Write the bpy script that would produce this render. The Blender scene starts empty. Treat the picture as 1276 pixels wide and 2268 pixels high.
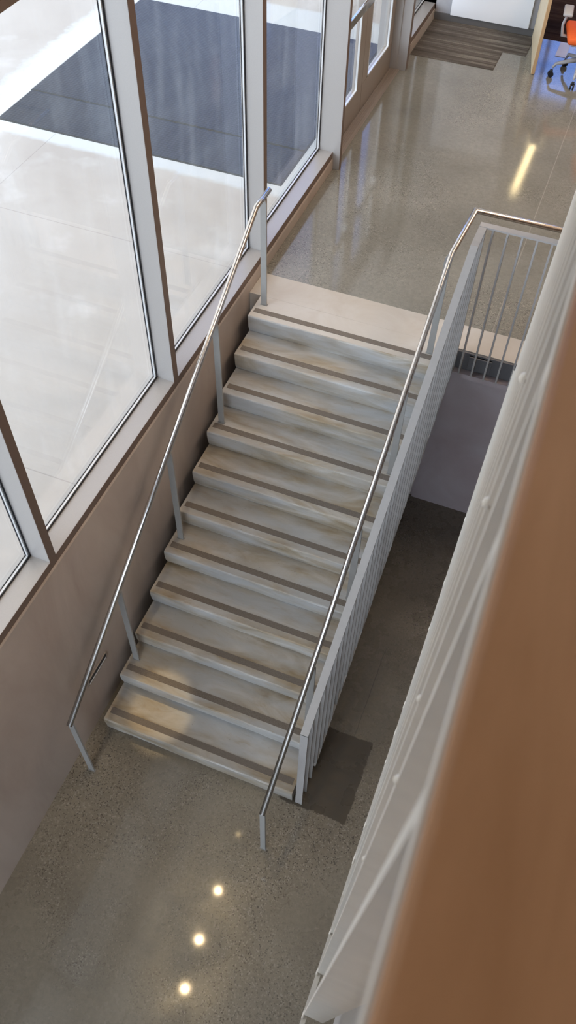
import bpy, bmesh, math, random
from mathutils import Vector, Matrix
random.seed(4)
sc = bpy.context.scene
col = sc.collection
H = 1.81                       # upper floor level above the lower floor
W = 1.4946                     # width of the flight

# ---------------------------------------------------------------- materials
class MT:
    def __init__(s, name, rough=.5, metal=0.0, spec=.5, color=(.5,.5,.5)):
        s.m = bpy.data.materials.new(name); s.m.use_nodes = True
        s.nt = s.m.node_tree; s.b = s.nt.nodes['Principled BSDF']
        s.b.inputs['Roughness'].default_value = rough
        s.b.inputs['Metallic'].default_value = metal
        s.b.inputs['Specular IOR Level'].default_value = spec
        s.b.inputs['Base Color'].default_value = (*color, 1)
        s._co = None
    def n(s, t, **k):
        nd = s.nt.nodes.new(t)
        for a, b in k.items():
            if a.startswith('i_'): nd.inputs[a[2:].replace('_', ' ')].default_value = b
            else: setattr(nd, a, b)
        return nd
    def l(s, a, b): s.nt.links.new(a, b)
    def co(s):
        if s._co is None: s._co = s.n('ShaderNodeTexCoord').outputs['Object']
        return s._co
    def mapped(s, scale):
        mp = s.n('ShaderNodeMapping'); mp.inputs['Scale'].default_value = scale
        s.l(s.co(), mp.inputs['Vector']); return mp.outputs[0]
    def noise(s, scale, detail=4, rough=.5, vec=None, dist=0):
        nd = s.n('ShaderNodeTexNoise'); nd.inputs['Scale'].default_value = scale
        nd.inputs['Detail'].default_value = detail; nd.inputs['Roughness'].default_value = rough
        nd.inputs['Distortion'].default_value = dist
        s.l(vec or s.co(), nd.inputs['Vector']); return nd.outputs['Fac']
    def vor(s, scale, vec=None, out='Color'):
        nd = s.n('ShaderNodeTexVoronoi'); nd.inputs['Scale'].default_value = scale
        s.l(vec or s.co(), nd.inputs['Vector']); return nd.outputs[out]
    def ramp(s, fac, stops, interp='LINEAR'):
        nd = s.n('ShaderNodeValToRGB'); cr = nd.color_ramp; cr.interpolation = interp
        while len(cr.elements) < len(stops): cr.elements.new(.5)
        for e, (p, c) in zip(cr.elements, stops):
            e.position = p; e.color = (c, c, c, 1) if isinstance(c, (int, float)) else (*c, 1)
        s.l(fac, nd.inputs[0]); return nd.outputs[0]
    def mix(s, fac, a, b, mode='MIX'):
        nd = s.n('ShaderNodeMix', data_type='RGBA', blend_type=mode)
        if isinstance(fac, (int, float)): nd.inputs[0].default_value = fac
        else: s.l(fac, nd.inputs[0])
        for i, v in ((6, a), (7, b)):
            if isinstance(v, tuple): nd.inputs[i].default_value = (*v, 1)
            else: s.l(v, nd.inputs[i])
        return nd.outputs[2]
    def math(s, op, a, b=0.0):
        nd = s.n('ShaderNodeMath', operation=op)
        for i, v in ((0, a), (1, b)):
            if isinstance(v, (int, float)): nd.inputs[i].default_value = v
            else: s.l(v, nd.inputs[i])
        return nd.outputs[0]
    def xyz(s, vec=None):
        nd = s.n('ShaderNodeSeparateXYZ'); s.l(vec or s.co(), nd.inputs[0]); return nd.outputs
    def base(s, c): s.l(c, s.b.inputs['Base Color'])
    def rough(s, c): s.l(c, s.b.inputs['Roughness'])
    def bump(s, h, strength=.2, dist=.01):
        nd = s.n('ShaderNodeBump'); nd.inputs['Strength'].default_value = strength
        nd.inputs['Distance'].default_value = dist
        s.l(h, nd.inputs['Height']); s.l(nd.outputs[0], s.b.inputs['Normal'])

def band(m, v, a, b, soft=.01):
    """1 inside [a,b] of value v, soft borders"""
    def st(x0, x1):
        nd = m.n('ShaderNodeMapRange'); nd.inputs[1].default_value = x0; nd.inputs[2].default_value = x1
        m.l(v, nd.inputs[0]); return nd.outputs[0]
    return m.math('MULTIPLY', st(a - soft, a + soft), st(b + soft, b - soft))

def floor_mat(name, c1, c2, agg, rough=.16, spec=.5, lower=False):
    m = MT(name, rough=rough, spec=spec)
    cl = m.noise(1.3, 6, .55, dist=.4); c = m.ramp(cl, [(.3, c1), (.72, c2)])
    fine = m.noise(34, 5, .7)
    c = m.mix(m.ramp(fine, [(.35, 0), (.75, .45)]), c, tuple(x * .62 for x in c1))
    # exposed aggregate in patches
    pm = m.ramp(m.noise(.9, 5, .6), [(.44, 0.08), (.60, 1)])
    ve = m.vor(130); sp = m.n('ShaderNodeSeparateColor'); m.l(ve, sp.inputs[0])
    dark = m.ramp(sp.outputs[0], [(.0, 1), (.09, 1), (.13, 0)])
    light = m.ramp(sp.outputs[1], [(.0, 1), (.10, 1), (.14, 0)])
    d2 = m.vor(38, out='Distance'); big = m.ramp(d2, [(.0, 1), (.13, 1), (.17, 0)])
    c = m.mix(m.math('MULTIPLY', m.math('MULTIPLY', dark, pm), .75 if lower else .5), c, (.045, .038, .032))
    c = m.mix(m.math('MULTIPLY', m.math('MULTIPLY', light, pm), .6), c, (.36, .33, .28))
    if lower: c = m.mix(m.math('MULTIPLY', m.math('MULTIPLY', big, pm), .45), c, (.04, .034, .03))
    x, y, z = m.xyz()
    if not lower:
        # fine saw cut joint running along the room, darker worn band by the window wall
        j = band(m, x, 1.792, 1.798, .002)
        c = m.mix(m.math('MULTIPLY', j, .5), c, (.42, .40, .36))
    else:
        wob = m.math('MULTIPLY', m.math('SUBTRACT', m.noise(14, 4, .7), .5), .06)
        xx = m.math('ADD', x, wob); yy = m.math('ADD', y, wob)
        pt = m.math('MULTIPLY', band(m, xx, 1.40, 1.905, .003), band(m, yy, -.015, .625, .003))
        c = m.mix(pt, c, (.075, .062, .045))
        jn = m.math('MULTIPLY', band(m, m.math('ADD', x, m.math('MULTIPLY', wob, .3)), 1.752, 1.757, .002),
                    band(m, y, .63, 1.4, .05))
        c = m.mix(m.math('MULTIPLY', jn, .6), c, (.04, .034, .03))
    m.base(c)
    r = m.ramp(m.noise(3.1, 4, .6), [(.3, rough * .75), (.75, rough * 1.7)])
    m.rough(r); m.bump(fine, .03, .002)
    if lower: m.b.inputs['Coat Weight'].default_value = .35; m.b.inputs['Coat Roughness'].default_value = .05
    return m.m

M = {}
M['floor_up'] = floor_mat('polished_concrete_upper', (.195, .185, .155), (.285, .272, .235), 1, rough=.075, spec=.5)
M['floor_low'] = floor_mat('polished_concrete_lower', (.18, .155, .118), (.275, .243, .19), 1, rough=.24, spec=.5, lower=True)

def stair_mat():
    m = MT('stair_concrete', rough=.36, spec=.5)
    st = m.mapped((.8, 2.6, 3.2)); s1 = m.noise(2.0, 6, .58, vec=st, dist=.9)
    c = m.ramp(s1, [(.30, (.25, .185, .10)), (.5, (.40, .34, .255)), (.70, (.57, .55, .51))])
    s2 = m.noise(1.4, 5, .6, vec=m.mapped((1, 3, 3)))
    c = m.mix(m.ramp(s2, [(.40, 0), (.62, .65)]), c, (.44, .475, .51))
    s3 = m.noise(9, 5, .6, vec=m.mapped((.9, 3, 3)), dist=1.0)
    c = m.mix(m.ramp(s3, [(.60, 0), (.72, .30)]), c, (.33, .24, .13))
    s4 = m.noise(60, 3, .6); c = m.mix(m.ramp(s4, [(.68, 0), (.76, .55)]), c, (.16, .14, .12))
    m.base(c); m.rough(m.ramp(s1, [(.3, .30), (.7, .5)])); m.bump(m.noise(26, 6, .6), .10, .004)
    return m.m
M['stair'] = stair_mat()
def landing_mat():
    m = MT('landing_concrete', rough=.45, spec=.4); a = m.noise(2.2, 6, .6, dist=.8)
    m.base(m.ramp(a, [(.3, (.50, .45, .385)), (.7, (.60, .575, .53))])); m.bump(m.noise(26, 6, .6), .08, .003); return m.m
M['landing'] = landing_mat()

def wall_mat():
    m = MT('cast_concrete_wall', rough=.42, spec=.4)
    v = m.mapped((1, 1, .35)); a = m.noise(2.4, 6, .6, vec=v, dist=.8)
    c = m.ramp(a, [(.3, (.36, .285, .24)), (.7, (.47, .40, .345))])
    b = m.noise(.9, 3, .5); c = m.mix(m.ramp(b, [(.4, 0), (.7, .5)]), c, (.30, .275, .25))
    m.base(c); m.bump(m.noise(7, 5, .6), .12, .006); return m.m
M['wall'] = wall_mat()
def void_wall():
    m = MT('void_concrete_wall', rough=.55, spec=.4)
    a = m.noise(2.2, 5, .6, dist=.5); m.base(m.ramp(a, [(.3, (.42, .35, .36)), (.7, (.50, .45, .47))]))
    return m.m
M['void'] = void_wall()

def strip_mat():
    m = MT('abrasive_strip', rough=.85, spec=.2); a = m.noise(300, 2, .6)
    m.base(m.ramp(a, [(.3, (.14, .118, .098)), (.7, (.245, .215, .185))])); m.bump(a, .5, .002); return m.m
M['strip'] = strip_mat()

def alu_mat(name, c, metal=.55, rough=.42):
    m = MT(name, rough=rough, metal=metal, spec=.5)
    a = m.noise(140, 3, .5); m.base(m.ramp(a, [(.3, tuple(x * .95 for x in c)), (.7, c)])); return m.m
M['alu'] = alu_mat('anodised_aluminium', (.435, .415, .40), .35, .42)
M['alu_door'] = alu_mat('door_aluminium', (.40, .345, .30), .5, .38)
M['brown_face'] = alu_mat('brown_frame_face', (.165, .115, .088), .15, .5)  # darker brown than the frames, used on their room-side faces
M['bead'] = alu_mat('glazing_bead', (.78, .80, .82), .4, .35)
M['gasket'] = MT('black_gasket', rough=.7, color=(.02, .022, .03)).m
M['black'] = MT('black_plastic', rough=.4, color=(.015, .016, .022)).m
def steel():
    m = MT('brushed_stainless', rough=.2, metal=1.0)
    a = m.noise(6, 4, .6, vec=m.mapped((60, 2, 2)))
    m.base(m.ramp(a, [(.3, (.58, .56, .54)), (.7, (.74, .725, .71))])); m.rough(m.ramp(a, [(.3, .17), (.7, .28)])); return m.m
M['steel'] = steel()
def paint(name, c, rough=.45):
    m = MT(name, rough=rough, spec=.45); a = m.noise(18, 4, .6)
    m.base(m.ramp(a, [(.3, tuple(x * .92 for x in c)), (.7, c)])); m.bump(m.noise(45, 4, .6), .06, .002); return m.m
M['rail'] = paint('grey_painted_steel', (.40, .385, .375))
M['post'] = paint('pale_post_paint', (.31, .305, .29))
M['balcony'] = paint('warm_white_painted_steel', (.78, .75, .68), .4)
def wood(name, c1, c2, scale=(1, 1, 1), rough=.45, sc_=4):
    m = MT(name, rough=rough, spec=.35); a = m.noise(sc_, 6, .6, vec=m.mapped(scale), dist=.6)
    m.base(m.ramp(a, [(.3, c1), (.7, c2)])); return m.m
M['cap'] = wood('brown_cap_rail', (.34, .18, .085), (.45, .255, .135), (6, 1, 6), .45, 5)
M['birch'] = wood('pale_birch_veneer', (.66, .54, .36), (.76, .66, .48), (8, 8, 1))
M['birch_edge'] = wood('birch_edge', (.46, .30, .16), (.54, .37, .21), (8, 8, 1))
def pave():
    m = MT('outdoor_concrete', rough=.8, spec=.25)
    a = m.noise(.8, 6, .6, dist=.5); c = m.ramp(a, [(.3, (.425, .39, .345)), (.72, (.505, .475, .43))])
    x, y, z = m.xyz()
    # pale washed border round the mats
    wob = m.math('MULTIPLY', m.math('SUBTRACT', m.noise(5, 5, .75), .5), .34)
    xx = m.math('ADD', x, wob); yy = m.math('ADD', y, m.math('MULTIPLY', wob, .35))
    edge = m.math('MULTIPLY', band(m, xx, -3.80, .5, .05), band(m, yy, 4.37, 8.1, .03))
    c = m.mix(m.math('MULTIPLY', edge, .85), c, (.60, .635, .635))
    for j in (band(m, x, -2.764, -2.758, .003), band(m, y, 3.266, 3.272, .003), band(m, y, .8, .806, .003)):
        c = m.mix(m.math('MULTIPLY', j, .55), c, (.22, .20, .18))
    far = m.ramp(m.noise(1.6, 4, .6), [(.55, 0), (.7, .3)]); c = m.mix(far, c, (.72, .72, .70))
    m.base(c); return m.m
M['pave'] = pave()
def rubber():
    m = MT('ribbed_rubber', rough=.55, spec=.5)
    a = m.noise(1.2, 5, .65, vec=m.mapped((2, .7, 1)), dist=.8)
    c = m.ramp(a, [(.3, (.014, .017, .018)), (.72, (.040, .047, .049))])
    w = m.n('ShaderNodeTexWave', bands_direction='Y'); w.inputs['Scale'].default_value = 9
    m.l(m.co(), w.inputs['Vector']); w2 = m.n('ShaderNodeTexWave', bands_direction='X'); w2.inputs['Scale'].default_value = 9
    m.l(m.co(), w2.inputs['Vector'])
    h = m.math('MULTIPLY', w.outputs['Fac'], w2.outputs['Fac'])
    m.base(c); m.bump(h, .5, .004); return m.m
M['rubber'] = rubber()
def carpet(name, c1, c2, c3):
    m = MT(name, rough=.95, spec=.1)
    a = m.noise(1.0, 5, .7, vec=m.mapped((.6, 13, 1)), dist=.2); b = m.noise(120, 2, .7)
    c = m.ramp(a, [(.36, c1), (.5, c2), (.64, c3)]); c = m.mix(m.ramp(b, [(.4, 0), (.7, .5)]), c, c1)
    m.base(c); m.bump(b, .6, .003); return m.m
M['walkoff'] = carpet('striped_walk_off_carpet', (.065, .054, .046), (.12, .104, .09), (.24, .215, .185))
M['dark_carpet'] = carpet('dark_brown_carpet', (.030, .017, .014), (.055, .033, .028), (.09, .06, .05))
M['grey_wall'] = paint('grey_wall_paint', (.36, .36, .38), .6)
M['white_board'] = MT('white_panel', rough=.35, color=(.80, .83, .88)).m
M['base'] = paint('grey_rubber_base', (.13, .125, .125), .6)
M['ceil'] = paint('ceiling_paint', (.62, .585, .54), .8)
M['brown_wall'] = wood('brown_panelled_wall', (.20, .135, .095), (.28, .20, .145), (2, 2, 1), .6)
M['cream_wall'] = paint('cream_wall_paint', (.60, .56, .50), .7)
M['orange'] = paint('orange_upholstery', (.80, .13, .02), .7)
M['chair_grey'] = paint('light_grey_plastic', (.42, .42, .44), .4)
M['dark_frame'] = paint('dark_grey_metal', (.14, .13, .135), .4)
M['edge_steel'] = paint('grey_steel_edge', (.15, .15, .16), .45)
def emis(name, c, s):
    m = bpy.data.materials.new(name); m.use_nodes = True; nt = m.node_tree
    b = nt.nodes['Principled BSDF']; b.inputs['Base Color'].default_value = (*c, 1)
    b.inputs['Emission Color'].default_value = (*c, 1); b.inputs['Emission Strength'].default_value = s
    return m
M['lamp_warm'] = emis('warm_lamp', (1.0, .74, .38), 90)
M['lamp_line'] = emis('linear_lamp', (1.0, .78, .40), 16)
M['fill_cool'] = emis('cool_fill', (.80, .88, 1.0), .15)
M['fill_side'] = emis('warm_fill_panel', (1.0, .80, .62), 36)
def glass():
    m = bpy.data.materials.new('clear_window_glass'); m.use_nodes = True; nt = m.node_tree
    nt.nodes.remove(nt.nodes['Principled BSDF']); out = nt.nodes['Material Output']
    t = nt.nodes.new('ShaderNodeBsdfTransparent'); t.inputs[0].default_value = (.975, .985, .985, 1)
    g = nt.nodes.new('ShaderNodeBsdfGlossy'); g.inputs['Roughness'].default_value = .01
    lw = nt.nodes.new('ShaderNodeLayerWeight'); lw.inputs[0].default_value = .5
    pw = nt.nodes.new('ShaderNodeMath'); pw.operation = 'POWER'; pw.inputs[1].default_value = 5; nt.links.new(lw.outputs['Facing'], pw.inputs[0])
    f = nt.nodes.new('ShaderNodeMath'); f.operation = 'MULTIPLY_ADD'; f.inputs[1].default_value = .94; f.inputs[2].default_value = .04
    nt.links.new(pw.outputs[0], f.inputs[0])
    mx = nt.nodes.new('ShaderNodeMixShader')
    nt.links.new(f.outputs[0], mx.inputs[0]); nt.links.new(t.outputs[0], mx.inputs[1]); nt.links.new(g.outputs[0], mx.inputs[2])
    # dusty streaks: a thin diffuse film
    tc = nt.nodes.new('ShaderNodeTexCoord'); mp = nt.nodes.new('ShaderNodeMapping'); mp.inputs['Scale'].default_value = (1, 5, .9)
    nz = nt.nodes.new('ShaderNodeTexNoise'); nz.inputs['Scale'].default_value = 1.8; nz.inputs['Detail'].default_value = 8
    nz.inputs['Roughness'].default_value = .7
    rp = nt.nodes.new('ShaderNodeValToRGB'); rp.color_ramp.elements[0].position = .48; rp.color_ramp.elements[0].color = (.004, .004, .004, 1)
    rp.color_ramp.elements[1].position = .8; rp.color_ramp.elements[1].color = (.05, .05, .05, 1)
    df = nt.nodes.new('ShaderNodeBsdfTranslucent'); df.inputs[0].default_value = (.8, .85, .85, 1)
    m2 = nt.nodes.new('ShaderNodeMixShader')
    nt.links.new(tc.outputs['Object'], mp.inputs[0]); nt.links.new(mp.outputs[0], nz.inputs[0]); nt.links.new(nz.outputs[0], rp.inputs[0])
    nt.links.new(rp.outputs[0], m2.inputs[0]); nt.links.new(mx.outputs[0], m2.inputs[1]); nt.links.new(df.outputs[0], m2.inputs[2])
    nt.links.new(m2.outputs[0], out.inputs[0]); return m
M['glass'] = glass()

# ---------------------------------------------------------------- geometry helpers
def box(bm, x0, x1, y0, y1, z0, z1):
    v = [bm.verts.new(p) for p in ((x0,y0,z0),(x1,y0,z0),(x1,y1,z0),(x0,y1,z0),(x0,y0,z1),(x1,y0,z1),(x1,y1,z1),(x0,y1,z1))]
    for f in ((0,3,2,1),(4,5,6,7),(0,1,5,4),(1,2,6,5),(2,3,7,6),(3,0,4,7)): bm.faces.new([v[i] for i in f])
def hexa(bm, b, t):
    v = [bm.verts.new(p) for p in list(b) + list(t)]; n = len(b)
    bm.faces.new(v[:n][::-1]); bm.faces.new(v[n:])
    for i in range(n): bm.faces.new([v[i], v[(i+1) % n], v[n+(i+1) % n], v[n+i]])
def prism_x(bm, prof, x0, x1):
    hexa(bm, [(x0, y, z) for y, z in prof], [(x1, y, z) for y, z in prof])
def obox(bm, o, a, b, c):
    """box from corner o with edge vectors a,b,c"""
    o, a, b, c = map(Vector, (o, a, b, c))
    hexa(bm, [o, o+a, o+a+b, o+b], [o+c, o+a+c, o+a+b+c, o+b+c])
def tube(bm, pts, r, seg=20, cap=True):
    """mitred round tube along pts"""
    pts = [Vector(p) for p in pts]; rings = []
    d0 = (pts[1]-pts[0]).normalized(); up = Vector((0, 0, 1)) if abs(d0.z) < .9 else Vector((1, 0, 0))
    u = d0.cross(up).normalized(); prev = d0
    for i, p in enumerate(pts):
        din = (p-pts[i-1]).normalized() if i else (pts[1]-pts[0]).normalized()
        dout = (pts[i+1]-p).normalized() if i < len(pts)-1 else din
        rr = r[i] if isinstance(r, (list, tuple)) else r
        q = prev.rotation_difference(din); u = q @ u; prev = din
        v = din.cross(u).normalized(); t = (din+dout).normalized()
        ring = []
        for k in range(seg):
            a = 2*math.pi*k/seg; o = (u*math.cos(a)+v*math.sin(a))*rr
            o = o - din*(o.dot(t)/max(din.dot(t), .3)); ring.append(bm.verts.new(p+o))
        rings.append(ring)
    for a, b in zip(rings, rings[1:]):
        for k in range(seg):
            f = bm.faces.new([a[k], a[(k+1) % seg], b[(k+1) % seg], b[k]]); f.smooth = True
    if cap: bm.faces.new(rings[0][::-1]); bm.faces.new(rings[-1])
def lathe(bm, prof, c, seg=24):
    rings = [[bm.verts.new((c[0]+r*math.cos(2*math.pi*k/seg), c[1]+r*math.sin(2*math.pi*k/seg), c[2]+z)) for k in range(seg)] for r, z in prof]
    for a, b in zip(rings, rings[1:]):
        for k in range(seg):
            f = bm.faces.new([a[k], a[(k+1) % seg], b[(k+1) % seg], b[k]]); f.smooth = True
    bm.faces.new(rings[0][::-1]); bm.faces.new(rings[-1])
def rbox(bm, c, size, rot=0, tilt=None, r=.02, seg=3):
    """rounded box as bevelled cube"""
    b = bmesh.new(); bmesh.ops.create_cube(b, size=1)
    for v in b.verts: v.co = Vector((v.co.x*size[0], v.co.y*size[1], v.co.z*size[2]))
    bmesh.ops.bevel(b, geom=b.edges[:], offset=min(r, min(size)*.45), segments=seg, affect='EDGES', profile=.5)
    mt = Matrix.Translation(c) @ (tilt or Matrix.Rotation(rot, 4, 'Z'))
    b.transform(mt); me = bpy.data.meshes.new('tmp'); b.to_mesh(me); b.free()
    n0 = len(bm.faces); bm.from_mesh(me); bpy.data.meshes.remove(me)
    bm.faces.ensure_lookup_table()
    for f in bm.faces[n0:]: f.smooth = True
def obj(name, bm, mat, parent=None, label=None, kind=None, bevel=0):
    bmesh.ops.recalc_face_normals(bm, faces=bm.faces[:])
    if parent is not None:
        off = wpos(parent)
        bmesh.ops.translate(bm, verts=bm.verts[:], vec=-off)
    me = bpy.data.meshes.new(name); bm.to_mesh(me); bm.free()
    o = bpy.data.objects.new(name, me); col.objects.link(o); me.materials.append(M[mat] if isinstance(mat, str) else mat)
    if parent is not None: o.parent = parent
    if label: o['label'] = label
    if kind: o['kind'] = kind
    if bevel:
        md = o.modifiers.new('bevel', 'BEVEL'); md.width = bevel; md.segments = 2; md.limit_method = 'ANGLE'
    return o
def wpos(o):
    v = Vector((0, 0, 0))
    while o is not None: v += o.location; o = o.parent
    return v
def thing(name, label, cat, loc, group=None, kind=None):
    o = bpy.data.objects.new(name, None); col.objects.link(o); o.location = loc; o.empty_display_size = .1
    if kind: o['kind'] = kind
    else: o['label'] = label; o['category'] = cat
    if group: o['group'] = group
    return o
def B(*a):
    bm = bmesh.new()
    for b in a: box(bm, *b)
    return bm

# ---------------------------------------------------------------- setting
MYS = .1348 - 2*1.6172
XI, XG = -.112, -.262          # interior face of mullions, glass plane
ZS, ZC = 1.97, 1.91            # sill top, top of the concrete wall
obj('floor_lower', B((-.09, 5.0, -5, 3.22, -.2, 0)), 'floor_low', kind='structure')
obj('floor_upper', B((-.10, 5.0, 3.317, 13.0, H-.16, H), (-.285, -.10, 4.997, 7.17, H-.16, H-.012)), 'floor_up', kind='structure')
obj('ground_back_block', B((-.42, 9, -22, -5.2, -.5, -.25)), 'pave', kind='structure')  # unseen ground added to keep low sky light off the balcony bars
obj('ground', B((-14, -.286, -10, 22, H-.2, H)), 'pave', kind='structure')
# lower wall under the windows (leans very slightly)
bm = bmesh.new()
hexa(bm, [(-.285,-5,-.2),(-.088,-5,-.2),(-.088,4.997,-.2),(-.285,4.997,-.2)], [(-.285,-5,ZC-.012),(-.100,-5,ZC-.012),(-.102,4.997,ZC-.012),(-.285,4.997,ZC-.012)])
hexa(bm, [(-.285,-5,ZC-.012),(-.100,-5,ZC-.012),(-.102,4.997,ZC-.012),(-.285,4.997,ZC-.012)], [(-.285,-5,ZC),(-.106,-5,ZC),(-.108,4.997,ZC),(-.285,4.997,ZC)])
obj('wall_left', bm, 'wall', kind='structure')
obj('wall_light_block', B((-.285, -.11, -5, MYS, ZC, 7.7)), 'cream_wall', kind='structure')  # unseen wall added to block window light on the balcony bars
obj('wall_left_curb', B((-.285, -.102, 7.17, 8.505, H-.2, ZC)), 'wall', kind='structure')
obj('wall_void', B((-.09, 5.0, 3.04, 3.22, 0, H-.25), (1.4946, 5.0, 3.02, 3.22, 0, H-.17)), 'void', kind='structure')
obj('trim_void_ledge', B((1.575, 5.0, 2.965, 3.02, 1.60, 1.645)), 'void', kind='structure')
obj('wall_back', B((-.42, 0, -5.2, -5, -.2, 7.8), (0, 3.0, -5.2, -5, -.2, .15), (0, 3.0, -5.2, -5, 3.2, 7.8), (3.0, 5.2, -5.2, -5, -.2, 7.8)), 'cream_wall', kind='structure')
wbk = thing('window_back_fill', '', '', (0, -5, .15), kind='structure')  # unseen window, added and sized to throw cool light on the risers
obj('window_frame', B((0, 3.0, -5.14, -5.08, .15, .2), (0, 3.0, -5.14, -5.08, 3.14, 3.2), (2.95, 3.0, -5.14, -5.08, .2, 3.14), (0, .05, -5.14, -5.08, .2, 3.14), (1.95, 2.0, -5.14, -5.08, .2, 3.14), (.97, 1.03, -5.14, -5.08, .2, 3.14)), 'alu', wbk)
obj('pane', B((.05, .97, -5.115, -5.105, .2, 3.14), (1.03, 1.95, -5.115, -5.105, .2, 3.14), (2.0, 2.95, -5.115, -5.105, .2, 3.14)), 'glass', wbk)
obj('wall_right', B((5.0, 5.2, -5, 13.2, -.2, 7.8)), 'brown_wall', kind='structure')
obj('ceiling', B((-.42, 5.2, -5.2, 8.7, 7.7, 7.9)), 'ceil', kind='structure')
obj('ceiling_office', B((-.42, 5.2, 8.505, 13.2, 4.6, 4.8)), 'ceil', kind='structure')
obj('wall_bulkhead', B((-.42, 5.2, 8.505, 8.70, 4.8, 7.7)), 'cream_wall', kind='structure')
obj('wall_far', B((-.42, 1.055, 8.505, 8.62, H, 4.6)), 'grey_wall', kind='structure')
obj('baseboard_far', B((-.10, 1.055, 8.490, 8.505, H, H+.075)), 'base', kind='structure')
# far office wall with a wide window open to blue sky
obj('wall_office', B((-.42, .78, 12.5, 12.7, H, 4.6), (.78, 3.4, 12.5, 12.7, H, 2.9), (3.4, 5.0, 12.5, 12.7, H, 4.6), (.78, 3.4, 12.5, 12.7, 4.5, 4.6)), 'cream_wall', kind='structure')
wo = thing('window_office', '', '', (.78, 12.5, 2.9), kind='structure')
obj('window_frame', B((.78, 3.4, 12.56, 12.62, 2.9, 2.94), (.78, 3.4, 12.56, 12.62, 4.46, 4.5), (.78, .82, 12.56, 12.62, 2.9, 4.5), (3.36, 3.4, 12.56, 12.62, 2.9, 4.5)), 'dark_frame', wo)
for x in (.905, 2.1): obj('mullion', B((x, x+.055, 12.56, 12.62, 2.94, 4.46)), 'dark_frame', wo)
obj('pane', B((.82, 3.36, 12.585, 12.592, 2.94, 4.46)), 'glass', wo)
# second floor the photographer stands on
obj('floor_balcony', B((2.30, 5.0, -5, 3.2, 4.42, 4.62)), 'floor_up', kind='structure')
obj('trim_fascia', B((2.166, 2.30, -5, 3.2, 2.95, 4.62)), 'rail', kind='structure')

# window wall: one object per bay
MY = [.1348 + 1.6172*k for k in range(-2, 3)] + [4.997]
MW = .062
def glazing(parent, y0, y1, z0, z1, zt):
    g = .018
    obj('glazing_bead', B((XG+.004, XG+.018, y0, y1, z0, z0+g), (XG+.004, XG+.018, y0, y0+g, z0, z1),
                          (XG+.004, XG+.018, y1-g, y1, z0, z1)), 'bead', parent)
    obj('gasket', B((XG+.018, XG+.023, y0, y1, z0, z0+.010), (XG+.018, XG+.023, y1-.008, y1, z0, z1),
                    (XG, XG+.004, y0, y1, z0, z0+g+.004), (XG, XG+.004, y1-g-.004, y1, z0, z1)), 'gasket', parent)
    obj('pane', B((XG-.010, XG-.001, y0, y1, z0, z1)), 'glass', parent)
n = 0
for i in range(len(MY)-1):
    n += 1
    y0, y1 = MY[i]+MW, MY[i+1]
    w = thing('window_%d' % n, '', '', (XI, MY[i], ZC), kind='structure')
    obj('sill', B((-.274, XI, y0, y1, ZC, ZS)), 'alu', w)
    obj('mullion', B((-.276, XI, MY[i], MY[i]+MW, ZC, 7.7)), 'alu', w)
    obj('transom', B((-.36, XI, y0, y1, 4.655, 4.75)), 'alu', w)
    obj('face_strip', B((XI, XI+.002, y0, y1, ZC, ZS-.001), (XI, XI+.002, MY[i]+.001, MY[i]+MW-.001, ZC, 7.7), (XI, XI+.002, y0, y1, 4.656, 4.749)), 'brown_face', w)
    glazing(w, y0, y1, ZS, 4.655, 4.7)
    obj('upper_pane', B((XG-.010, XG-.001, y0, y1, 4.75, 7.7)), 'glass', w)
# door bay
XP = -.041
d = thing('door_1', '', '', (-.2, 4.997, H), kind='structure')
obj('door_post', B((-.276, XP, 4.997, 5.05, H-.02, 7.7)), 'alu', d)
obj('face_strip', B((XP, XP+.002, 4.998, 5.049, H, 7.7), (-.033, -.031, 7.113, 7.189, H, 7.7)), 'brown_face', d)
obj('door_jamb', B((-.36, -.130, 7.095, 7.17, H, 7.7), (-.36, -.126, 7.105, 7.17, H, 7.7)), 'alu', d)
obj('door_post', B((-.126, -.033, 7.112, 7.19, H-.02, 7.7)), 'alu', d)
obj('door_head', B((-.30, -.15, 5.05, 7.095, 4.0, 4.1)), 'alu', d)
obj('upper_pane', B((XG-.010, XG-.001, 5.05, 7.095, 4.1, 7.7)), 'glass', d)
bm = B((-.25, -.108, 5.05, 7.112, H-.011, H+.006), (-.108, -.098, 5.05, 7.112, H-.001, H+.002))
for k in range(6): box(bm, -.238+k*.019, -.229+k*.019, 5.05, 7.112, H+.006, H+.012)
obj('threshold', bm, 'alu_door', d)
def leaf(y0, y1, gl0, gl1, hinge):
    z0, z1 = H+.007, 3.99; gz0, gz1 = H+.275, 3.86
    l = obj('door_leaf', B((-.255, -.205, y0, y1, z0, gz0), (-.255, -.205, y0, y1, gz1, z1), (-.255, -.205, y0, gl0, gz0, gz1), (-.255, -.205, gl1, y1, gz0, gz1)), 'alu_door', d, bevel=.002)
    g = .016
    obj('glazing_bead', B((-.222, -.203, gl0, gl1, gz0, gz0+g), (-.222, -.203, gl0, gl0+g, gz0, gz1), (-.222, -.203, gl1-g, gl1, gz0, gz1)), 'bead', l)
    obj('pane', B((-.236, -.226, gl0, gl1, gz0, gz1)), 'glass', l)
    bm = B((-.135, -.112, y0+.03, y1-.10, 2.895, 2.965))
    obj('push_bar', bm, 'steel', l, bevel=.004)
    obj('push_bar_end', B((-.205, -.110, y0+.015, y0+.045, 2.885, 2.975), (-.205, -.125, y1-.24, y1-.10, 2.875, 2.90)), 'black', l)
    obj('bar_housing', B((-.205, -.137, y1-.30, y1-.045, 2.89, 2.97)), 'steel', l)
leaf(5.062, 6.082, 5.16, 5.925, 0)
leaf(6.090, 7.085, 6.245, 6.955, 1)
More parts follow.
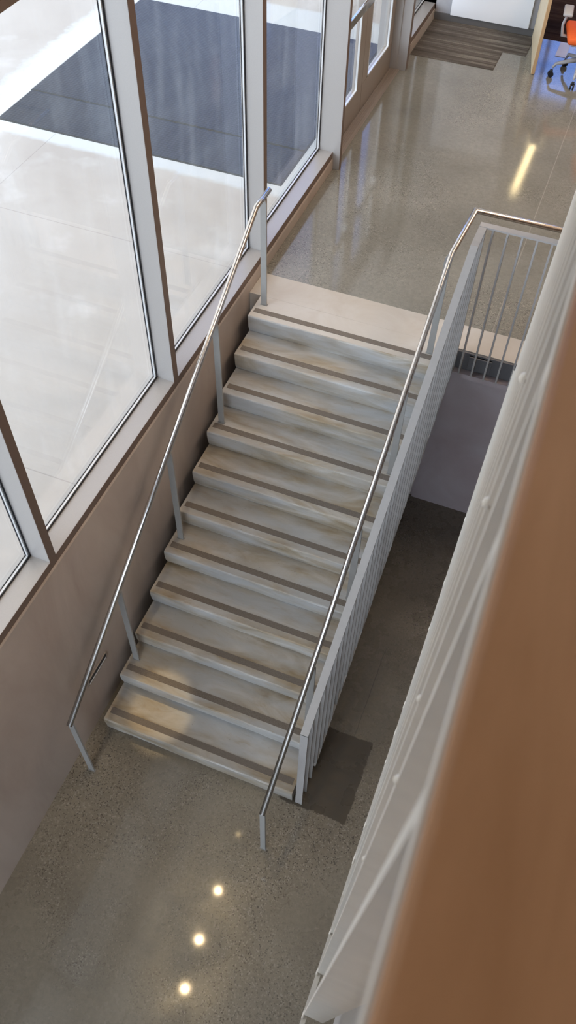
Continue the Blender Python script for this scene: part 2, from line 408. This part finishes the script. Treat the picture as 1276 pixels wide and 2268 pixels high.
# window beyond the doors
w = thing('window_%d' % (n+1), '', '', (XI, 7.19, ZC), kind='structure')
obj('sill', B((-.36, XI, 7.19, 8.505, ZC, ZS)), 'alu', w)
obj('transom', B((-.36, XI, 7.19, 8.505, 4.655, 4.75)), 'alu', w)
obj('face_strip', B((XI, XI+.002, 7.19, 8.505, ZC, ZS-.001), (XI, XI+.002, 7.19, 8.505, 4.656, 4.749)), 'brown_face', w)
glazing(w, 7.19, 8.505, ZS, 4.655, 4.7)
obj('upper_pane', B((XG-.010, XG-.001, 7.19, 8.505, 4.75, 7.7)), 'glass', w)
obj('wall_left_office', B((-.42, -.10, 8.505, 13.2, H-.2, 4.6)), 'cream_wall', kind='structure')
# step light slot in the lower wall
sl = thing('step_light', 'long narrow recessed step light in the concrete wall by the lowest steps', 'light', (-.088, .18, .54))
obj('frame', B((-.092, -.0835, .050, .310, .583, .590), (-.092, -.0835, .050, .310, .512, .519), (-.092, -.0835, .050, .057, .519, .583), (-.092, -.0835, .303, .310, .519, .583)), 'alu_door', sl)
obj('louvre', B((-.089, -.0865, .057, .303, .519, .583)), 'black', sl)
obj('lens', B((-.0866, -.0855, .062, .298, .524, .540)), 'bead', sl)

# ---------------------------------------------------------------- staircase
st = thing('staircase', 'broad pale concrete staircase of eleven steps with dark nosing strips', 'staircase', (.75, 0, 0))
R = H/11
NY = [-.008, .288, .570, .852, 1.122, 1.403, 1.673, 1.955, 2.236, 2.505, 2.775]
prof = [(NY[0]+.012, 0)]
for i, y in enumerate(NY):
    z = (i+1)*R
    prof += [(y+.024, z-R+.0), (y+.008, z-R+.05), (y, z-.045), (y, z-.010), (y+.003, z-.003), (y+.010, z)] if i else [(y, z-.045), (y, z-.010), (y+.003, z-.003), (y+.010, z)]
prof += [(3.04, H), (3.04, 1.2), (2.90, 1.2), (.62, 0)]
bm = bmesh.new()
nseg = 14                     # slightly uneven, hand-finished edges
rings = []
for s in range(nseg+1):
    x = -.002 + (W+.002)*s/nseg
    rng = random.Random(s*7+1)
    ring = []
    for k, (y, z) in enumerate(prof):
        jit = 0 if (s in (0,) or k > len(prof)-6) else rng.uniform(-.0022, .0022)
        ring.append(bm.verts.new((x, y+jit, max(z, 0))))
    rings.append(ring)
for a, b in zip(rings, rings[1:]):
    for k in range(len(prof)):
        k2 = (k+1) % len(prof); bm.faces.new([a[k], a[k2], b[k2], b[k]])
bm.faces.new(rings[0][::-1]); bm.faces.new(rings[-1])
fl = obj('flight', bm, 'stair', st); fl.data.materials.append(M['landing'])
for p in fl.data.polygons:
    if p.center.z > H-.0005: p.material_index = 1
obj('landing_slab', B((-.099, W, 3.041, 3.317, H-.25, H), (W, 4.99, 3.041, 3.317, H-.168, H)), 'landing', st)
for i, y in enumerate(NY):
    z = (i+1)*R
    obj('nosing_strip', B((.018, W-.022, y+.060, y+.108, z-.002, z+.0025)), 'strip', st)
# steel plate bolted under the slab edge
pl = thing('edge_plate', 'grey steel plate bolted to the slab edge behind the baluster return', 'plate', (1.9, 3.04, 1.72))
obj('plate', B((1.575, 4.0, 3.022, 3.039, H-.165, H-.006)), 'edge_steel', pl)
obj('bracket', B((1.70, 1.875, 3.008, 3.022, H-.145, H-.02), (1.70, 1.875, 3.002, 3.022, H-.03, H-.02)), 'edge_steel', pl, bevel=.002)
for x in (1.735, 1.84):
    bm = bmesh.new(); tube(bm, [(x, 3.008, H-.09), (x, 3.0025, H-.09)], .010, 6); obj('bolt', bm, 'edge_steel', pl)

# ---------------------------------------------------------------- hand rails
TR = .0195
def post(parent, x, y, z0, z1, w=.046, t=.012, mat='post', top=(0, 0)):
    bm = bmesh.new()
    # flat bar with a rounded shoulder running up into the tube
    pts = [(-w/2, z0), (w/2, z0)]
    sh = z1-.06
    for k in range(7):
        a = math.pi/2*k/6; pts.append((.009+(w/2-.009)*math.cos(a), sh+.042*math.sin(a)))
    pts += [(.009, z1), (-.009, z1)]
    for k in range(6, -1, -1):
        a = math.pi/2*k/6; pts.append((-.009-(w/2-.009)*math.cos(a), sh+.042*math.sin(a)))
    hexa(bm, [(x+px, y-t/2, pz) for px, pz in pts], [(x+px, y+t/2, pz) for px, pz in pts])
    o = obj('post', bm, mat, parent)
    bm = B((x-w/2-.006, x+w/2+.006, y-t/2-.005, y+t/2+.005, z0-.001, z0+.003)); obj('weld_plate', bm, mat, o)
    return o
def zrail(y, a, b): return a[2]+(b[2]-a[2])*(y-a[1])/(b[1]-a[1])
hl = thing('handrail', 'stainless tube handrail on flat posts beside the concrete window wall', 'handrail', (.06, -.34, 0))
a, b, c = (.070, -.362, .868), (.070, 2.800, 2.745), (.070, 3.035, 2.745)
bm = bmesh.new(); tube(bm, [a, b, c], TR, 24); obj('rail', bm, 'steel', hl)
for x, y, z in ((.055, -.333, 0), (.055, .450, 2*R), (.065, 1.281, 5*R), (.065, 2.085, 8*R), (.064, 2.945, 11*R)):
    zt = min(zrail(y, a, b), 2.745)-.012; post(hl, x, y, z, zt)
hr = thing('handrail', 'stainless tube handrail between the steps and the grey baluster guard', 'handrail', (1.43, -.38, 0))
a, b, c, e = (1.432, -.395, .780), (1.431, 2.905, 2.685), (1.458, 3.455, 2.685), (2.75, 3.455, 2.685)
bm = bmesh.new(); tube(bm, [a, b, c, e], TR, 24); obj('rail', bm, 'steel', hr)
for x, y, z in ((1.428, -.378, 0), (1.430, .450, 2*R), (1.430, 1.255, 5*R), (1.425, 2.085, 8*R), (1.415, 2.905, 11*R)):
    zt = zrail(y, a, b)-.012; post(hr, x, y, z, zt, w=.036 if y < 0 else .046)
bm = B((2.66, 2.672, 3.44, 3.47, H, 2.67)); obj('post', bm, 'post', hr)

# ---------------------------------------------------------------- stair guard with flat bar balusters
gd = thing('guardrail', 'grey painted guard of flat vertical bars along the open side of the steps', 'guardrail', (1.54, 0, 0))
GW, GT = .050, .012
g0, g1, g2 = Vector((1.519, 0, 1.235)), Vector((1.557, 2.75, 2.885)), Vector((1.563, 3.0, 2.900))
def grail(bm, p, q, q2=None):
    # flat top rail, left edge p->q, width GW to +x
    hexa(bm, [p+Vector((0,0,-GT)), p+Vector((GW,0,-GT)), p+Vector((GW,0,0)), p], [q+Vector((0,0,-GT)), q+Vector((GW,0,-GT)), q+Vector((GW,0,0)), q])
bm = bmesh.new(); grail(bm, g0, g1); grail(bm, g1, g2); box(bm, g2.x, 4.2, g2.y-GW, g2.y, g2.z-GT, g2.z)
obj('top_rail', bm, 'rail', gd)
obj('end_bar', B((g0.x, g0.x+GW, 0, GT, 0, g0.z-.006)), 'rail', gd)
def gpos(y):
    if y < g1.y: t = y/g1.y; p = g0.lerp(g1, t)
    else: p = g1.lerp(g2, (y-g1.y)/(g2.y-g1.y))
    return p
y = .0955
while y < 2.93:
    p = gpos(y); zb = max(.002, min(.60*y-.08, 1.66))
    bm = B((p.x+.001, p.x+GW-.001, y, y+.012, zb, p.z-.006)); obj('baluster', bm, 'rail', gd)
    bm = None; y += .0955
obj('corner_bar', B((g2.x, g2.x+.046, 2.962, 3.0, 1.645, g2.z-.006)), 'rail', gd)
x = 1.648
while x < 2.75:
    obj('baluster', B((x, x+.013, 2.951, 2.999, 1.645, g2.z-.006)), 'rail', gd); x += .0955
bm = bmesh.new()
hexa(bm, [(1.521, .27, .075), (1.570, .27, .075), (1.570, .27, .087), (1.521, .27, .087)], [(1.558, 2.93, 1.671), (1.607, 2.93, 1.671), (1.607, 2.93, 1.683), (1.558, 2.93, 1.683)])
obj('bottom_rail', bm, 'rail', gd)

# ---------------------------------------------------------------- balcony guard near the camera
bg = thing('guardrail', 'white painted balcony guard of close vertical bars under a brown cap rail', 'guardrail', (2.11, -1.81, 4.62))
P = Vector((2.10749, -1.81983, 5.79957)); dr = Vector((-.00432, .99945, -.03295)).normalized(); db = Vector((-.01427, .09030, -.99581)).normalized()
nx = dr.cross(db).normalized(); nx = -nx if nx.x < 0 else nx
LB = 2.20
def bl(k): return P + dr*(.1*k)
k = -4
for k in range(-5, 22):
    bm = bmesh.new()
    o = bl(k)+db*.010
    obox(bm, o, nx*.050, dr*.0105, db*LB)
    obj('baluster', bm, 'balcony', bg)
bm = bmesh.new(); obox(bm, bl(-8), nx*.055, dr*3.4, db*.012); obj('top_rail', bm, 'balcony', bg)
bm = bmesh.new(); obox(bm, bl(-8)+db*(LB-.006)+nx*(-.0025), nx*.012, dr*3.4, db*.040); obj('bottom_rail', bm, 'balcony', bg)
bm = bmesh.new(); obox(bm, bl(-8)-db*.004+nx*.0014, nx*.150, dr*3.4, db*.010)
obj('cap_rail', bm, 'cap', bg, label='brown cap rail', bevel=.003)
bm = bmesh.new()
rr = random.Random(9)
for k in (0, 1, 2, 4, 5, 7, 8, 9, 12, 14, 17):
    q = bl(k)+db*(LB-.004)+nx*.0; rbox(bm, q, (.007, .010+rr.random()*.02, .012+rr.random()*.016), r=.003, seg=2)
obj('weld', bm, 'balcony', bg, kind='stuff')
for k, L_, s in ((1, .33, .004), (1, .62, .0035), (2, .42, .004), (3, .25, .005), (5, .3, .006)):
    bm = bmesh.new(); bmesh.ops.create_uvsphere(bm, u_segments=12, v_segments=8, radius=s)
    bmesh.ops.translate(bm, verts=bm.verts[:], vec=bl(k)+db*L_+dr*.004+nx*.001); obj('paint_drip', bm, 'balcony', bg)

# ---------------------------------------------------------------- mats
def mat(name, label, cat, x0, x1, y0, y1, h, m, group=None, edge=.02):
    t = thing(name, label, cat, ((x0+x1)/2, (y0+y1)/2, H), group)
    obj('mat_surface', B((x0+edge, x1-edge, y0+edge, y1-edge, H+.0005, H+h)), m, t)
    bm = bmesh.new()
    for q in (((x0,y0),(x1,y0),(x1-edge,y0+edge),(x0+edge,y0+edge)), ((x1,y0),(x1,y1),(x1-edge,y1-edge),(x1-edge,y0+edge)),
              ((x1,y1),(x0,y1),(x0+edge,y1-edge),(x1-edge,y1-edge)), ((x0,y1),(x0,y0),(x0+edge,y0+edge),(x0+edge,y1-edge))):
        hexa(bm, [(p[0], p[1], H+.0005) for p in q], [(q[0][0], q[0][1], H+.002), (q[1][0], q[1][1], H+.002), (q[2][0], q[2][1], H+h-.001), (q[3][0], q[3][1], H+h-.001)])
    obj('mat_edge', bm, m, t); return t
mat('rubber_mat', 'wide dark rubber mat outside the glass, the strip closest to the steps', 'mat', -3.43, -.43, 4.535, 5.160, .008, 'rubber')
mat('rubber_mat', 'large dark rubber mat lying outside in front of the double doors', 'mat', -3.44, -.43, 5.162, 7.60, .008, 'rubber')
mat('entrance_carpet', 'shorter striped brown carpet strip by the door post, on the polished floor', 'carpet', -.095, .833, 7.505, 7.968, .006, 'walkoff', edge=.006)
mat('entrance_carpet', 'striped brown carpet lying against the grey wall below the white panel', 'carpet', -.095, 1.090, 7.972, 8.488, .006, 'walkoff', edge=.006)
obj('floor_office', B((1.055, 5.0, 8.505, 12.5, H, H+.004), (-.10, 1.055, 8.62, 12.5, H, H+.004)), 'dark_carpet', kind='structure')

# ---------------------------------------------------------------- white panel, desk, chair
wb = thing('white_panel', 'large white panel standing flat against the grey far wall', 'panel', (.545, 8.49, 1.88))
obj('panel_board', B((.088, .996, 8.470, 8.504, 1.885, 3.3)), 'white_board', wb, bevel=.003)
dk = thing('desk', 'pale birch desk with a full-height end panel at the dark carpet', 'desk', (1.24, 7.58, H))
def rotz(bm, c, a): bmesh.ops.rotate(bm, cent=c, matrix=Matrix.Rotation(a, 3, 'Z'), verts=bm.verts[:])
ang = math.radians(10.4)
bm = B((1.223, 1.229, 7.582, 8.50, H+.0065, 2.62)); rotz(bm, (1.223, 7.582, H), ang); obj('panel_face', bm, 'birch', dk)
bm = B((1.2292, 1.262, 7.582, 8.50, H+.0065, 2.62)); rotz(bm, (1.223, 7.582, H), ang); obj('end_panel', bm, 'birch_edge', dk)
bm = B((1.223, 1.90, 7.95, 8.62, 2.621, 2.655)); rotz(bm, (1.223, 7.582, H), ang); obj('desk_top', bm, 'birch_edge', dk, bevel=.003)
sf = thing('gap_shade', 'narrow dark block standing in for the shaded gap behind the birch end panel', 'gap_shade', (1.09, 8.5, H))  # dark block in place of the shadow in the gap by the desk
obj('gap_shade_body', B((1.062, 1.115, 8.52, 9.2, H+.005, 2.5)), 'dark_frame', sf)
obj('gap_shade_front', B((1.063, 1.114, 8.510, 8.519, H+.03, 2.48)), 'black', sf)

ch = thing('office_chair', 'office chair with orange seat and grey arms on a five-star base', 'chair', (1.66, 7.66, H))
cx, cy = 1.685, 7.70
sy = Matrix.Rotation(math.radians(12), 4, 'Z')
bm = bmesh.new(); rbox(bm, (cx+.02, cy-.05, 2.27), (.46, .46, .07), rot=math.radians(12), r=.03, seg=4); obj('seat', bm, 'orange', ch)
bm = bmesh.new(); rbox(bm, (cx+.02, cy-.05, 2.222), (.36, .36, .03), rot=math.radians(12), r=.01); obj('seat_pan', bm, 'chair_grey', ch)
bm = bmesh.new(); rbox(bm, (cx+.27, cy+.02, 2.58), (.05, .44, .5), rot=math.radians(12), r=.025, seg=4); obj('backrest', bm, 'orange', ch)
for s in (-1, 1):
    o = Vector((cx-.02, cy-.04, 0)) + Vector((.03*s, .0, 0))
    ax = cx-.225 if s < 0 else cx+.24
    bm = bmesh.new(); rbox(bm, (ax-.015, cy-.12, 2.475), (.095, .25, .03), rot=math.radians(6), r=.014, seg=3); ar = obj('armrest', bm, 'chair_grey', ch)
    bm = bmesh.new(); tube(bm, [(ax-.01, cy-.13, 2.465), (ax-.035, cy-.16, 2.36), (ax-.02, cy-.13, 2.25), (ax+.12*(-s), cy-.06, 2.215)], .014, 12); obj('arm_bracket', bm, 'chair_grey', ar)
bm = bmesh.new(); lathe(bm, [(.028, 1.99-H), (.028, 2.12-H), (.018, 2.12-H), (.018, 2.215-H)], (cx, cy, H)); obj('column', bm, 'black', ch)
bm = bmesh.new(); rbox(bm, (cx, cy, 2.19), (.16, .20, .04), r=.01); obj('mechanism', bm, 'dark_frame', ch)
for k in range(5):
    a = math.radians(198 + 72*k); ux, uy = math.cos(a), math.sin(a)
    bm = bmesh.new(); tube(bm, [(cx+.02*ux, cy+.02*uy, 2.0), (cx+.13*ux, cy+.13*uy, 1.975), (cx+.245*ux, cy+.245*uy, 1.945), (cx+.272*ux, cy+.272*uy, 1.905)], [.027, .021, .015, .012], 12)
    lg = obj('leg', bm, 'chair_grey', ch)
    cc = Vector((cx+.275*ux, cy+.275*uy, H+.030)); px, py = -uy, ux
    bm = bmesh.new()
    for s in (-1, 1):
        tube(bm, [cc+Vector((px*.006*s, py*.006*s, 0)), cc+Vector((px*.022*s, py*.022*s, 0))], .029, 20)
    rbox(bm, cc+Vector((0, 0, .030)), (.03, .03, .035), r=.006)
    obj('caster', bm, 'black', lg)
bx = thing('printed_card', 'white card sheet lying on the floor behind the orange chair', 'card', (1.45, 8.3, H))
obj('card', B((1.385, 1.50, 8.12, 8.48, H+.0005, H+.004)), 'white_board', bx)

# ---------------------------------------------------------------- lamps
tl = thing('track_light', 'ceiling track with four warm spotlight heads above the steps', 'lamp', (.25, .4, 7.7))
obj('track', B((.22, .28, -1.0, 2.0, 7.66, 7.70)), 'black', tl)
SP = [(.16, 1.55, 7.45), (.21, .68, 7.45), (.23, -.03, 7.45), (.31, -.67, 7.45)]
for i, (x, y, z) in enumerate(SP):
    bm = bmesh.new(); lathe(bm, [(.045, 0), (.05, .15), (.02, .20), (.008, .21)], (x, y, z), 20); h = obj('lamp_head', bm, 'black', tl)
    bm = bmesh.new(); lathe(bm, [(.024, -.004), (.024, .002)], (x, y, z), 20); obj('bulb', bm, 'lamp_warm', h)
    L = bpy.data.lights.new('spot_beam', 'SPOT'); L.energy = 60; L.color = (1, .74, .40); L.spot_size = math.radians(34); L.spot_blend = .6; L.shadow_soft_size = .035
    lo = bpy.data.objects.new('spot_beam', L); col.objects.link(lo); lo.location = Vector((x, y, z-.02))-wpos(tl); lo.parent = tl
    if i == 0:
        L.spot_size = math.radians(4.2); L.energy = 700; L.spot_blend = .5
        lo.rotation_euler = (Vector((.36, .22, .30))-Vector((x, y, z))).to_track_quat('-Z', 'Y').to_euler()
ll = thing('linear_light', 'long slim warm linear light hung below the office ceiling', 'lamp', (1.17, 10.3, 4.21))
obj('lamp_body', B((1.165, 1.265, 9.36, 11.28, 4.225, 4.29)), 'dark_frame', ll)
obj('lamp_diffuser', B((1.17, 1.26, 9.37, 11.27, 4.205, 4.225)), 'lamp_line', ll)
for y in (9.7, 10.9):
    bm = bmesh.new(); tube(bm, [(1.215, y, 4.29), (1.215, y, 4.6)], .003, 8); obj('cable', bm, 'steel', ll)
for i, y in enumerate((-4.4, -3.2)):  # unseen cool panels, added as fill light from behind the camera
    for x in (.9, 2.6):
        t = thing('fill_light', 'square cool white fill light panel added behind the camera', 'lamp', (x, y, 7.69), group='cool fill panels')
        obj('frame', B((x-.62, x+.62, y-.42, y+.42, 7.665, 7.70)), 'alu', t); obj('diffuser', B((x-.59, x+.59, y-.39, y+.39, 7.655, 7.665)), 'fill_cool', t)
for i, y in enumerate((1.6, 4.2, 6.8)):  # unseen warm panels, added as fill light towards the window wall
    t = thing('fill_light', 'added warm fill light panel, unseen, high over the upper level', 'lamp', (3.9, y, 7.69), group='warm fill panels')
    obj('frame', B((3.3, 4.5, y-.45, y+.45, 7.665, 7.70)), 'alu', t); obj('diffuser', B((3.33, 4.47, y-.42, y+.42, 7.655, 7.665)), 'fill_side', t)

# ---------------------------------------------------------------- sky
w = bpy.data.worlds.new('sky'); sc.world = w; w.use_nodes = True; nt = w.node_tree
bgn = nt.nodes['Background']; tc = nt.nodes.new('ShaderNodeTexCoord'); sx = nt.nodes.new('ShaderNodeSeparateXYZ')
nt.links.new(tc.outputs['Generated'], sx.inputs[0])
mr = nt.nodes.new('ShaderNodeMapRange'); mr.inputs[1].default_value = .70; mr.inputs[2].default_value = .88; nt.links.new(sx.outputs['Y'], mr.inputs[0])
rz = nt.nodes.new('ShaderNodeValToRGB'); nt.links.new(sx.outputs['Z'], rz.inputs[0])
rz.color_ramp.elements[0].position = .0; rz.color_ramp.elements[0].color = (.95, .90, .85, 1)
rz.color_ramp.elements[1].position = .8; rz.color_ramp.elements[1].color = (.88, .88, .90, 1)
mx = nt.nodes.new('ShaderNodeMix'); mx.data_type = 'RGBA'
nt.links.new(mr.outputs[0], mx.inputs[0]); nt.links.new(rz.outputs[0], mx.inputs[6]); mx.inputs[7].default_value = (.48, .95, 2.6, 1)
m3 = nt.nodes.new('ShaderNodeMapRange'); m3.inputs[1].default_value = -.35; m3.inputs[2].default_value = -.75; nt.links.new(sx.outputs['Y'], m3.inputs[0])
mx2 = nt.nodes.new('ShaderNodeMix'); mx2.data_type = 'RGBA'
nt.links.new(m3.outputs[0], mx2.inputs[0]); nt.links.new(mx.outputs[2], mx2.inputs[6]); mx2.inputs[7].default_value = (3.9, 4.35, 5.0, 1)
nt.links.new(mx2.outputs[2], bgn.inputs[0]); bgn.inputs[1].default_value = 1.85

# ---------------------------------------------------------------- camera
cam = bpy.data.cameras.new('camera'); co = bpy.data.objects.new('camera', cam); col.objects.link(co)
Rm = Matrix(((0.9298857548, -0.3023033199, 0.2095833624), (0.3674004894, 0.7351535697, -0.5697070382), (0.0181483720, 0.6067634891, 0.7946752197)))
co.matrix_world = Matrix.Translation((2.0971, -1.8991, 6.0179)) @ Rm.to_4x4()
cam.sensor_fit = 'VERTICAL'; cam.sensor_height = 24; cam.lens = 1848.42/2268*24
cam.clip_start = .02; cam.clip_end = 100
cam.dof.use_dof = True; cam.dof.focus_distance = 6.0; cam.dof.aperture_fstop = 8.5
sc.camera = co
sc.view_settings.view_transform = 'Standard'; sc.view_settings.look = 'None'
sc.view_settings.exposure = -0.10; sc.view_settings.gamma = 1.0; sc.view_settings.use_curve_mapping = False
sc.cycles.use_denoising = True
sc.cycles.max_bounces = 10; sc.cycles.diffuse_bounces = 5; sc.cycles.glossy_bounces = 4; sc.cycles.transparent_max_bounces = 12
sc.cycles.sample_clamp_indirect = 6; sc.cycles.caustics_reflective = False; sc.cycles.caustics_refractive = False
